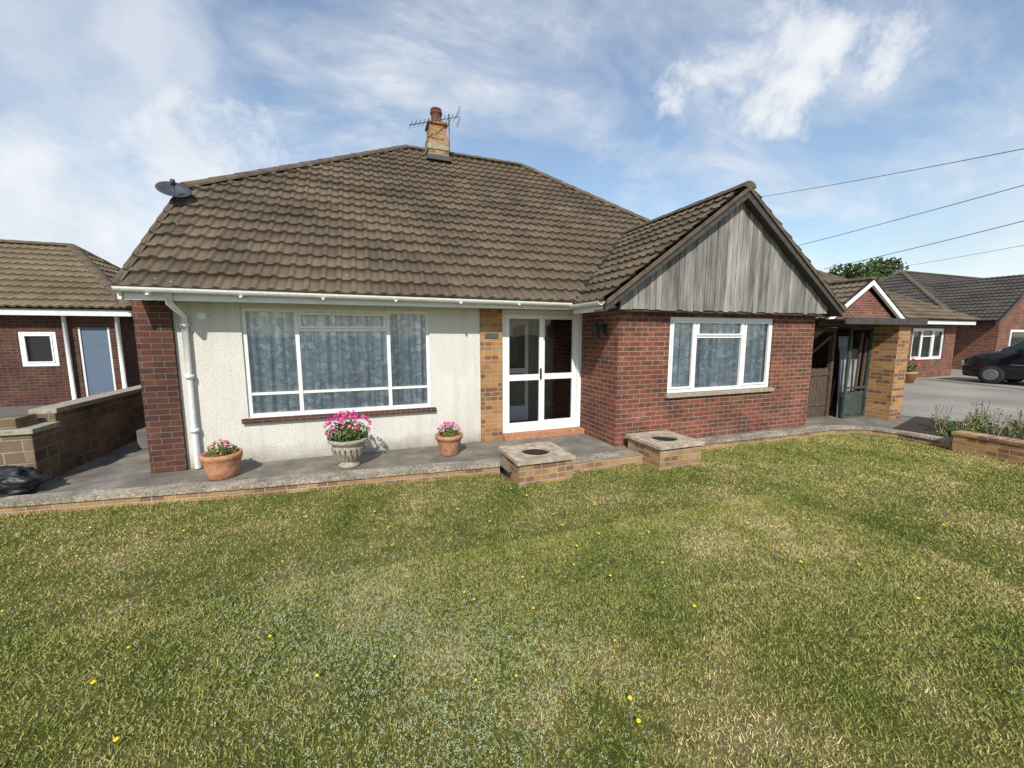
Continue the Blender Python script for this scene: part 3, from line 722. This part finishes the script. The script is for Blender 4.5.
# scattered coarse tufts
for i in range(130):
    tx,ty=random.uniform(-4,8),random.uniform(1.0,4.6)
    if inpoly(np.array([tx]),np.array([ty]))[0]:
        m=random.randint(10,26); ex.append(np.random.normal(tx,.022,m)); ey.append(np.random.normal(ty,.022,m))
nf=sum(len(a) for a in ex); X=np.concatenate([X]+ex);Y=np.concatenate([Y]+ey); n=len(X)
dist=np.hypot(X,Y)
h=np.random.uniform(.006,.020,n)*(1+.8*(np.random.rand(n)>.96)); h[-nf:]=np.random.uniform(.02,.07,nf)
wd=np.random.uniform(.0012,.0026,n)*(1+.28*dist); wd[-nf:]*=.8; th=np.random.uniform(0,2*np.pi,n)
lean=np.random.uniform(.2,1.8,n)*h; lean[-nf:]*=.55; la=np.random.uniform(0,2*np.pi,n)
V=np.zeros((n,3,3)); V[:,0,0]=X-np.cos(th)*wd;V[:,0,1]=Y-np.sin(th)*wd;V[:,0,2]=-.121
V[:,1,0]=X+np.cos(th)*wd;V[:,1,1]=Y+np.sin(th)*wd;V[:,1,2]=-.121
V[:,2,0]=X+np.cos(la)*lean;V[:,2,1]=Y+np.sin(la)*lean;V[:,2,2]=-.12+h
tri_mesh('grass_blades',V.reshape(-1,3),3,'blade',lawn)
V=[]
for (cx_,cy_,rr,dn) in ((.1,2.3,.8,2800),(-.5,2.9,.7,1600),(.9,1.9,.6,1000),(.3,1.5,.5,700),(2.4,2.6,.9,500),(-1.8,3.6,.9,500),(3,2,1.2,400),(1,3.4,1.5,500)):
    m=dn
    gx=np.random.normal(cx_,rr*.6,m);gy=np.random.normal(cy_,rr*.5,m);k=inpoly(gx,gy);gx=gx[k];gy=gy[k];m=len(gx)
    zz=-.12+np.random.uniform(.008,.02,m); s_=np.random.uniform(.004,.008,m); t0=np.random.uniform(0,6.28,m)
    for j in range(3):
        t=t0+j*2.094; Q=np.zeros((m,4,3)); tx=np.random.normal(0,.35,m)
        for q_,(rd,da) in enumerate(((0.1,0),(1.1,-.55),(1.5,0),(1.1,.55))):
            Q[:,q_,0]=gx+s_*rd*np.cos(t+da);Q[:,q_,1]=gy+s_*rd*np.sin(t+da);Q[:,q_,2]=zz+s_*rd*tx
        V.append(Q.reshape(-1,3))
tri_mesh('clover_leaves',np.concatenate(V),4,'clover',lawn)
fl=MB()
for i in range(85):
    x=random.uniform(-3,7);y=random.uniform(1.3,4.8)
    if not inpoly(np.array([x]),np.array([y]))[0]: continue
    z=-.12+random.uniform(.03,.06); rr=random.uniform(.007,.013)
    fl.tube([(x,y,-.12),(x,y,z)],.0015,'leaf',4)
    fl.lathe([(0,.004),(rr*.6,.006),(rr,.002),(0,-.004)],(x,y,z),'yellow',8,smooth=False)
fl.obj('yellow_wildflowers',lawn)

# ================================================================== PLANTERS
def planter(name,x0,x1,y0,y1,zt):
    P=empty(name); mb=MB(); t=.11
    for bx in ((x0,x1,y0,y0+t),(x0,x1,y1-t,y1),(x0,x0+t,y0+t,y1-t),(x1-t,x1,y0+t,y1-t)): mb.box(*bx,-.2,zt-.045,'ylw')
    mb.obj('brick_sides',P)
    mb=MB(); a0,a1,b0,b1=x0-.03,x1+.03,y0-.03,y1+.03; cx,cy=(x0+x1)/2,(y0+y1)/2; n=32; r=.19
    def sq(t):
        c,s_=math.cos(t),math.sin(t); m=max(abs(c),abs(s_)); return (cx+(a1-a0)/2*c/m, cy+(b1-b0)/2*s_/m)
    for i in range(n):
        t0=2*math.pi*(i)/n+math.pi/4;t1=2*math.pi*(i+1)/n+math.pi/4
        p0,p1=sq(t0),sq(t1);c0=(cx+r*math.cos(t0),cy+r*math.sin(t0));c1=(cx+r*math.cos(t1),cy+r*math.sin(t1))
        mb.face([(*c0,zt),(*p0,zt),(*p1,zt),(*c1,zt)],'conc'); mb.face([(*p0,zt-.045),(*p1,zt-.045),(*p1,zt),(*p0,zt)],'conc')
        mb.face([(*p0,zt-.045),(*p1,zt-.045),(*c1,zt-.045),(*c0,zt-.045)],'conc')
        mb.face([(*c0,zt-.03),(*c1,zt-.03),(*c1,zt),(*c0,zt)],'conc')
        mb.face([(*c0,zt-.28),(*c1,zt-.28),(*c1,zt-.031),(*c0,zt-.031)],'soil')  # soil-coloured inner lining: the hole's shade is put into its dark colour
    mb.obj('concrete_top',P)
    mb=MB(); mb.box(x0+t,x1-t,y0+t,y1-t,-.1,zt-.25,'soil'); mb.obj('soil',P)
planter('brick_planter',1.72,2.46,4.42,5.12,.20)
planter('brick_planter',3.75,4.48,4.28,5.0,.23)

# ================================================================== POTS
def foliage(mb,c,rad,n,size,mat,up=.0):
    c=Vector(c)
    for i in range(n):
        while True:
            p=Vector((random.uniform(-1,1),random.uniform(-1,1),random.uniform(-1,1)))
            if .25<p.length<1: break
        p=Vector((p.x*rad[0],p.y*rad[1],p.z*rad[2]))+c
        nrm=(p-c+Vector((random.gauss(0,.5),random.gauss(0,.5),random.gauss(0,.5)+up))*max(rad)).normalized()
        a=nrm.orthogonal().normalized(); a.rotate(Matrix.Rotation(random.uniform(0,6.28),3,nrm)); b=nrm.cross(a)
        s_=size*random.uniform(.6,1.3)
        mb.shared([p-a*s_,p-b*s_*.7,p+a*s_,p+b*s_*.7],[(0,1,2,3)],mat,False)
def florets(mb,c,rad,n,size,mat):
    c=Vector(c)
    for i in range(n):
        t=random.uniform(0,6.28); rr=math.sqrt(random.random()); 
        p=c+Vector((rad[0]*rr*math.cos(t),rad[1]*rr*math.sin(t),rad[2]*(1-rr*rr)**.5*random.uniform(.75,1.05)))
        for k in range(12):
            d=Vector((random.gauss(0,1),random.gauss(0,1),random.gauss(.3,1))).normalized()
            q=p+d*size; a=d.orthogonal().normalized(); a.rotate(Matrix.Rotation(random.uniform(0,6.28),3,d)); b=d.cross(a); s_=size*.6
            mb.shared([q-a*s_,q-b*s_,q+a*s_,q+b*s_],[(0,1,2,3)],mat,False)
P=empty('flower_pot'); px,py=-1.73,5.72
mb=MB(); mb.lathe([(0,0),(.15,0),(.16,.02),(.19,.13),(.185,.15),(.205,.21),(.215,.25),(.22,.255),(.22,.305),(.195,.31),(.18,.25),(0,.24)],(px,py,.0),'terra',32); mb.obj('terracotta_pot',P)
mb=MB(); foliage(mb,(px,py,.33),(.18,.18,.10),260,.02,'leaf',.5); florets(mb,(px-.03,py,.38),(.13,.13,.09),7,.014,'redp'); florets(mb,(px+.05,py-.05,.36),(.1,.1,.08),6,.016,'pink'); florets(mb,(px-.08,py-.03,.34),(.1,.1,.09),5,.013,'yellow'); mb.obj('plants',P)
P=empty('stone_urn'); px,py=-.27,5.62
mb=MB(); mb.lathe([(0,0),(.13,0),(.135,.03),(.10,.05),(.085,.075),(.11,.10),(.155,.14),(.19,.20),(.21,.28),(.195,.295),(.21,.32),(.25,.35),(.255,.385),(.21,.39),(.20,.34),(0,.33)],(px,py,0),'stone',36)
for i in range(18):
    a=2*math.pi*i/18; mb.tube([(px+.12*math.cos(a),py+.12*math.sin(a),.11),(px+.178*math.cos(a),py+.178*math.sin(a),.18),(px+.206*math.cos(a),py+.206*math.sin(a),.27)],.012,'stone',5)
mb.obj('urn',P)
mb=MB(); foliage(mb,(px,py,.47),(.28,.24,.15),700,.024,'leaf',.4); florets(mb,(px,py,.49),(.30,.25,.26),72,.020,'magenta'); florets(mb,(px-.16,py-.12,.43),(.12,.1,.1),9,.018,'magenta'); florets(mb,(px+.05,py,.5),(.26,.2,.25),14,.018,'pink'); mb.obj('plants',P)
P=empty('flower_pot'); px,py=1.10,5.68
mb=MB(); mb.lathe([(0,0),(.12,0),(.13,.02),(.17,.20),(.185,.24),(.20,.245),(.205,.30),(.175,.305),(.165,.25),(0,.24)],(px,py,0),'terra',32); mb.obj('terracotta_pot',P)
mb=MB(); foliage(mb,(px,py,.34),(.16,.16,.09),240,.018,'leaf',.5); florets(mb,(px,py,.34),(.17,.16,.14),22,.016,'magenta'); florets(mb,(px,py,.35),(.12,.12,.12),8,.016,'pink'); mb.obj('plants',P)
P=empty('flower_pot'); px,py=18.6,8.6
mb=MB(); mb.lathe([(0,0),(.18,0),(.26,.34),(.28,.35),(.28,.42),(.24,.42),(0,.36)],(px,py,0),'terra',20); mb.obj('terracotta_pot',P)
mb=MB(); foliage(mb,(px,py,.6),(.3,.3,.25),200,.05,'leaf',.4); florets(mb,(px,py,.6),(.3,.3,.3),10,.04,'redp'); mb.obj('plants',P)

# ================================================================== LEFT BOUNDARY
w=MB(); w.box(-3.9,-3.68,6.55,13.0,B,.78,'block'); w.box(-3.92,-3.66,6.55,13.0,.78,.84,'stone'); w.obj('boundary_wall')
w=MB(); w.box(-4.35,-3.65,6.1,6.5,B,.62,'block'); w.box(-4.38,-3.62,6.07,6.53,.62,.68,'stone'); w.box(-4.2,-3.8,6.15,6.48,.681,.80,'block'); w.obj('wall_pier',bevel=.01)
w=MB(); w.box(-9,-4.36,6.2,6.4,B,.55,'block'); w.box(-9,-4.36,6.17,6.43,.55,.60,'stone'); w.obj('boundary_wall')
w=MB(); w.box(-3.35,-3.02,7.55,7.85,0.002,.30,'concD'); w.obj('concrete_block',bevel=.015)
def sack(name,c,r):
    bm=bmesh.new(); bmesh.ops.create_icosphere(bm,subdivisions=5,radius=1)
    from mathutils import noise as mn
    for v in bm.verts:
        n_=mn.noise(v.co*2.3+Vector(c))*.3+abs(mn.noise(v.co*5+Vector(c)))*.22+mn.noise(v.co*14)*.04
        v.co=v.co*(1+n_); v.co.x*=r[0];v.co.y*=r[1];v.co.z=max(-.9,v.co.z)*r[2]; v.co+=Vector(c)
    me=bpy.data.meshes.new(name); bm.to_mesh(me); bm.free(); me.materials.append(M['blackp'])
    for p in me.polygons: p.use_smooth=True
    o=bpy.data.objects.new(name,me); scene.collection.objects.link(o)
sack('refuse_sack',(-3.85,5.86,.14),(.36,.2,.17))

# ================================================================== NEIGHBOUR HOUSES
def simple_house(name,x0,x1,y0,y1,zt,ov,ridge,tile,brickm,wins=()):
    Hn=empty(name); mb=MB()
    wall(mb,'y',y0,y0+.25,x0,x1,B,zt,[w_[:4] for w_ in wins],brickm); wall(mb,'y',y1-.25,y1,x0,x1,B,zt,[],brickm)
    wall(mb,'x',x0,x0+.25,y0+.25,y1-.25,B,zt,[],brickm); wall(mb,'x',x1-.25,x1,y0+.25,y1-.25,B,zt,[],brickm)
    mb.obj('brick_walls',Hn)
    mb=MB(); a,b,c,d=x0-ov,x1+ov,y0-ov,y1+ov
    mb.box(a,b,c,c+.025,zt-.08,zt+.08,'fascia'); mb.box(b-.025,b,c+.025,d,zt-.08,zt+.08,'fascia'); mb.box(a,a+.025,c+.025,d,zt-.08,zt+.08,'fascia')
    mb.box(a+.03,b-.03,c+.03,d,zt,zt+.015,'fascia'); mb.obj('fascia_and_soffit',Hn)
    hip_roof(Hn,a-.04,b+.04,c-.04,d+.04,zt+.12,*ridge,tile)
    return Hn
N1=simple_house('brick_house',-20,-5.9,13.3,18.4,2.3,.32,(-17.5,-8.0,15.85,4.35),'tileY','dred',wins=[(-7.95,-7.25,.98,1.84),(-6.84,-6.2,0,1.95)])
mb=MB(); mb.box(-6.84,-6.2,13.36,13.4,0,1.95,'bluedoor')
for xx in (-6.84,-6.25): mb.box(xx,xx+.05,13.33,13.359,0,1.95,'wpaint')
mb.tube([(-7.0,13.2,2.25),(-7.0,13.2,0)],.045,'wpaint'); mb.tube([(-5.97,13.2,2.25),(-5.97,13.2,0)],.05,'wpaint')
mb.obj('door_and_downpipes',N1)
window(N1,-7.95,-7.25,.98,1.84,13.32,[],[[]],mat='upvc',fw=.08,casement={0:'main'})
mb=MB(); mb.box(-7.9,-7.3,13.42,13.44,1,1.82,'hall'); mb.obj('blind',N1)

N2=simple_house('brick_house',11.8,23.7,9.5,16.5,2.25,.4,(14.5,19.6,13.0,4.75),'tileR','red',wins=[(20.6,22.9,.75,2.02),(16.8,18.6,.75,2.02)])
for (a,b) in ((20.6,22.9),(16.8,18.6)):
    window(N2,a,b,.75,2.02,9.55,[a+(b-a)/3,a+2*(b-a)/3],[[],[1.7],[]],mat='upvc',fw=.09,casement={0:'main',2:'main'})
    mb=MB(); mb.box(a,b,9.66,9.68,.75,2.02,'hall'); mb.obj('blind',N2)
mb=MB(); mb.box(13.2,13.45,8.0,9.5,B,2.1,'red','b'); mb.box(15.95,16.2,8.0,9.5,B,2.1,'red','b'); mb.prism([(12.9,2.1),(16.5,2.1),(14.7,3.2)],'y',8.02,8.2,'red')
for sg in (-1,1):
    x_=14.7+sg*1.95; mb.prism([(x_,2.06),(14.7,3.28),(14.7,3.42),(x_,2.2)],'y',7.86+.003*sg,7.95,'upvc')
    o_=(x_,7.87,2.22); tiled_face('porch_tiles',o_,(0,1,0),(-sg*1.95,0,1.22),3.6,2.30,[],'tileR',N2,samp=6)
    mb.face([(x_,7.87,2.20),(14.7,7.87,3.42),(14.7,11.5,3.42),(x_,11.5,2.20)],'dark')
ridge_line(mb,(14.7,7.86,3.46),(14.7,11.2,3.46))
mb.box(13.45,15.95,8.6,8.65,0,2.1,'dark'); mb.obj('porch_gable',N2)

N3=simple_house('brick_house',28,48,11.5,19,2.4,.4,(31,45,15.2,5.6),'tileD','red',wins=[])
mb=MB(); mb.box(28.3,34,9.9,11.49,B,2.4,'red','b'); mb.prism([(28.0,2.4),(34.3,2.4),(31.15,4.5)],'y',9.92,10.1,'red')
for sg in (-1,1):
    x_=31.15+sg*3.5; mb.prism([(x_,2.15),(31.15,4.5),(31.15,4.72),(x_,2.37)],'y',9.7+.003*sg,9.8,'brownwood')
    tiled_face('gable_tiles',(x_,9.7,2.42),(0,1,0),(-sg*3.5,0,2.35),4.8,4.2,[],'tileD',N3,samp=6)
    mb.face([(x_,9.7,2.38),(31.15,9.7,4.71),(31.15,14.5,4.71),(x_,14.5,2.38)],'dark')
mb.box(29.4,31.4,9.87,9.899,.9,2.0,'upvc'); mb.box(29.5,31.3,9.85,9.869,1.0,1.9,'carglass'); mb.obj('front_gable',N3)

# ================================================================== CAR (along Y, nose +Y)
CR=empty('parked_car'); mb=MB()
xc=21.95; yn=8.25; Lc=4.7
st=[(0.00,.62,.32,.5,.70,.74,.50),(0.10,.80,.24,.52,.84,.90,.62),(.45,.90,.22,.58,1.0,1.06,.72),(.85,.92,.22,.60,1.08,1.16,.74),
 (1.65,.93,.22,.62,1.12,1.74,.68),(2.4,.93,.22,.62,1.14,1.86,.70),(3.3,.93,.22,.62,1.14,1.87,.70),(4.2,.92,.24,.62,1.14,1.82,.70),(4.6,.90,.28,.62,1.1,1.45,.72),(4.7,.84,.34,.6,1.0,1.1,.68)]
rings=[]
for (d_,hw,zl,zm,zb_,zt_,ht) in st:
    rings.append([(-hw*.94,zl),(-hw,zm),(-hw*.97,zb_),(-ht,zt_),(ht,zt_),(hw*.97,zb_),(hw,zm),(hw*.94,zl)])
vs=[];
for (s_,rg) in zip(st,rings):
    for (x_,z_) in rg: vs.append((xc+x_,yn-s_[0],z_))
body=[];glass=[]
for i in range(len(st)-1):
    for k in range(8):
        f=(i*8+k,i*8+(k+1)%8,(i+1)*8+(k+1)%8,(i+1)*8+k)
        if (k in (2,4) and 3<=i<=7) or (k==3 and i in (3,7)): glass.append(f)
        else: body.append(f)
body+= [tuple(range(8)),tuple(reversed(range((len(st)-1)*8,len(st)*8)))]
mb.shared(vs,body,'carpaint'); mb.shared(vs,glass,'carglass',False)
for (d_) in (1.95,2.9,3.85):
    mb.prism([(xc-.925,1.10),(xc-.89,1.10),(xc-.68,1.80),(xc-.72,1.82)],'y',yn-d_-.035,yn-d_+.035,'carpaint')
for d_ in (.85,3.8):
    for sg in (-1,1):
        rot=Matrix.Rotation(R(90),3,'Y'); c=(xc+sg*.82-.11,yn-d_,.34)
        mb.lathe([(0,.0),(.2,.0),(.3,.0),(.34,.03),(.34,.19),(.3,.22),(.2,.22),(0,.22)],c,'tyre',24,rot)
        mb.lathe([(0,-.01),(.19,-.006),(.22,.01)],c,'rim',10,rot,False)
        mb.lathe([(0,.23),(.19,.226),(.22,.21)],c,'rim',10,rot,False)
for sg in (-1,1):
    mb.box(xc+sg*.62-.13,xc+sg*.62+.13,yn-.16,yn-.02,.62,.80,'lampw'); mb.box(xc+sg*1.02-.08,xc+sg*1.02+.08,yn-1.6,yn-1.45,1.1,1.26,'carpaint')
mb.box(xc-.935,xc-.925,yn-4.1,yn-1.3,.70,.73,'rim')
mb.box(xc-.26,xc+.26,yn-.01,yn+.012,.38,.49,'upvc')
mb.obj('body',CR)

# ================================================================== VEGETATION
S=empty('garden_shrub'); mb=MB()
for i in range(46):
    x=random.uniform(9.35,11.2);y=random.uniform(2.4,4.4);hh=random.uniform(.06,.27)
    foliage(mb,(x,y,hh*.6),(random.uniform(.08,.22),random.uniform(.08,.2),hh*.6),60,.022,'leaf',.3)
    for k in range(3):
        dx,dy=random.gauss(0,.10),random.gauss(0,.10); mb.tube([(x,y,0),(x+dx*.5,y+dy*.5,hh),(x+dx,y+dy,hh*1.9)],.0035,'straw',4)
        if random.random()<.4: foliage(mb,(x+dx,y+dy,hh*1.8),(.03,.03,.04),10,.014,'clover')
mb.obj('foliage',S)
def tree(name,x,y,hgt,rad,n):
    T=empty(name); mb=MB(); mb.tube([(x,y,-.2),(x+.1,y,hgt*.3),(x,y+.1,hgt*.6),(x,y,hgt*.85)],[.3,.24,.15,.05],'bark',10)
    for i in range(9):
        a=i*2.4; z=hgt*(.3+.05*i); mb.tube([(x,y,z),(x+math.cos(a)*rad*.5,y+math.sin(a)*rad*.5,z+hgt*.12),(x+math.cos(a)*rad*.8,y+math.sin(a)*rad*.8,z+hgt*.2)],[.1,.06,.02],'bark',6)
    mb.obj('trunk',T); mb=MB()
    for i in range(30):
        a=random.uniform(0,6.28);q_=math.sqrt(random.random())*rad*.8;z=hgt*random.uniform(.42,.93); k=1-abs(z/hgt-.6)*1.2
        foliage(mb,(x+q_*k*math.cos(a),y+q_*k*math.sin(a),z),(rad*.34,rad*.34,rad*.25),n,.18,'treeleaf')
    mb.obj('crown',T)
tree('broadleaf_tree',45,25,8.6,4.2,190)
tree('broadleaf_tree',58,27,7.0,3.2,90)

# ================================================================== POLES AND WIRES
U=empty('telegraph_pole'); mb=MB(); mb.tube([(18,1.7,-.2),(18,1.7,7)],[.14,.10],'pole',12); mb.obj('pole',U)
U2=empty('telegraph_pole'); mb=MB(); mb.tube([(21.8,19,-.2),(21.8,19,10.1)],[.16,.11],'pole',12); mb.obj('pole',U2)
def wire(a,b,sag,name='overhead_wire',r=.012):
    a=Vector(a);b=Vector(b); pts=[]
    for i in range(25):
        t=i/24; p=a.lerp(b,t); p.z-=4*sag*t*(1-t); pts.append(tuple(p))
    mb=MB(); mb.tube(pts,r,'black',5); mb.obj(name)
wire((18,1.7,6.5),(21.8,19,9.9),.12); wire((18,1.7,6.4),(21.8,19,6.3),.1)
wire((18,1.7,5.65),(20.5,13,4.85),.1); wire((18,1.7,4.75),(29,15.2,5.6),.1,r=.008)

# ================================================================== LIGHT, SKY
az=R(22); el=R(41)
sd=Vector((-math.sin(az)*math.cos(el),-math.cos(az)*math.cos(el),math.sin(el)))
sun=bpy.data.lights.new('sun','SUN'); sun.energy=4.9; sun.angle=R(.6); sun.color=(1,.94,.85)
so=bpy.data.objects.new('sun',sun); so.rotation_euler=sd.to_track_quat('Z','Y').to_euler(); scene.collection.objects.link(so)
wd=bpy.data.worlds.new('World'); scene.world=wd; wd.use_nodes=True; nt=wd.node_tree
for n_ in list(nt.nodes): nt.nodes.remove(n_)
out=nt.nodes.new('ShaderNodeOutputWorld'); bg=nt.nodes.new('ShaderNodeBackground'); sk=nt.nodes.new('ShaderNodeTexSky')
sk.sky_type='NISHITA'; sk.sun_disc=False; sk.sun_elevation=el; sk.sun_rotation=math.atan2(sd.x,sd.y); sk.air_density=1.35; sk.dust_density=.1; sk.ozone_density=3.0
L(nt,sk.outputs[0],bg.inputs[0]); bg.inputs[1].default_value=.15
cl=nt.nodes.new('ShaderNodeBackground'); cl.inputs[1].default_value=1.0
tc=nt.nodes.new('ShaderNodeTexCoord').outputs['Generated']
sp=nt.nodes.new('ShaderNodeSeparateXYZ'); L(nt,tc,sp.inputs[0])
zz=math_(nt,'ADD',math_(nt,'MAXIMUM',sp.outputs[2],0),.25)
cv=nt.nodes.new('ShaderNodeCombineXYZ'); L(nt,math_(nt,'DIVIDE',sp.outputs[0],zz),cv.inputs[0]); L(nt,math_(nt,'DIVIDE',sp.outputs[1],zz),cv.inputs[1])
mp=nt.nodes.new('ShaderNodeMapping'); mp.inputs['Rotation'].default_value=(0,0,R(-20)); mp.inputs['Scale'].default_value=(.8,1.5,1); L(nt,cv.outputs[0],mp.inputs[0])
n1=noise(nt,mp.outputs[0],2.0,10,.62,.4); n2=noise(nt,tc,6,9,.62,.2)
wisp=ramp(nt,n1,[(.40,.10),(.53,.34),(.68,.78)])
fac=wisp
for (d_,r0,r1,amt) in (((.687,.54,.484),.988,.996,.97),((.62,.585,.475),.993,.999,.95),((.74,.45,.50),.993,.999,.9),((-.292,.9,.323),.988,.997,.85),((-.25,.93,.30),.993,.999,.7),((-.39,.811,.434),.965,.995,.65),((-.473,.866,.164),.968,.995,.92),((-.40,.90,.12),.978,.998,.9),((.93,.33,.12),.97,.999,.5)):
    vm=nt.nodes.new('ShaderNodeVectorMath'); vm.operation='DOT_PRODUCT'; L(nt,tc,vm.inputs[0]); vm.inputs[1].default_value=Vector(d_).normalized()
    a=math_(nt,'ADD',vm.outputs['Value'],math_(nt,'MULTIPLY',math_(nt,'SUBTRACT',n2,.5),.05))
    mr=nt.nodes.new('ShaderNodeMapRange'); mr.interpolation_type='SMOOTHSTEP'; L(nt,a,mr.inputs[0]); mr.inputs[1].default_value=r0; mr.inputs[2].default_value=r1+.006; mr.inputs[4].default_value=amt
    fac=math_(nt,'MAXIMUM',fac,mr.outputs[0])
ccol=ramp(nt,noise(nt,tc,6,6,.6),[(.32,(.66,.73,.83)),(.58,(.92,.94,.97))]); L(nt,ccol,cl.inputs[0])
mx=nt.nodes.new('ShaderNodeMixShader'); L(nt,fac,mx.inputs[0]); L(nt,bg.outputs[0],mx.inputs[1]); L(nt,cl.outputs[0],mx.inputs[2]); L(nt,mx.outputs[0],out.inputs[0])

# ================================================================== CAMERA
cam=bpy.data.cameras.new('camera'); cam.sensor_width=36; cam.lens=36*397/1024; cam.clip_start=.05; cam.clip_end=2000
co=bpy.data.objects.new('camera',cam); scene.collection.objects.link(co); co.location=(0,0,1.75)
p=math.atan(49/397); f=Vector((.345*math.cos(p),.9386*math.cos(p),-math.sin(p)))
co.rotation_euler=f.to_track_quat('-Z','Y').to_euler(); scene.camera=co
scene.view_settings.view_transform='Standard'; scene.view_settings.look='None'; scene.view_settings.exposure=0
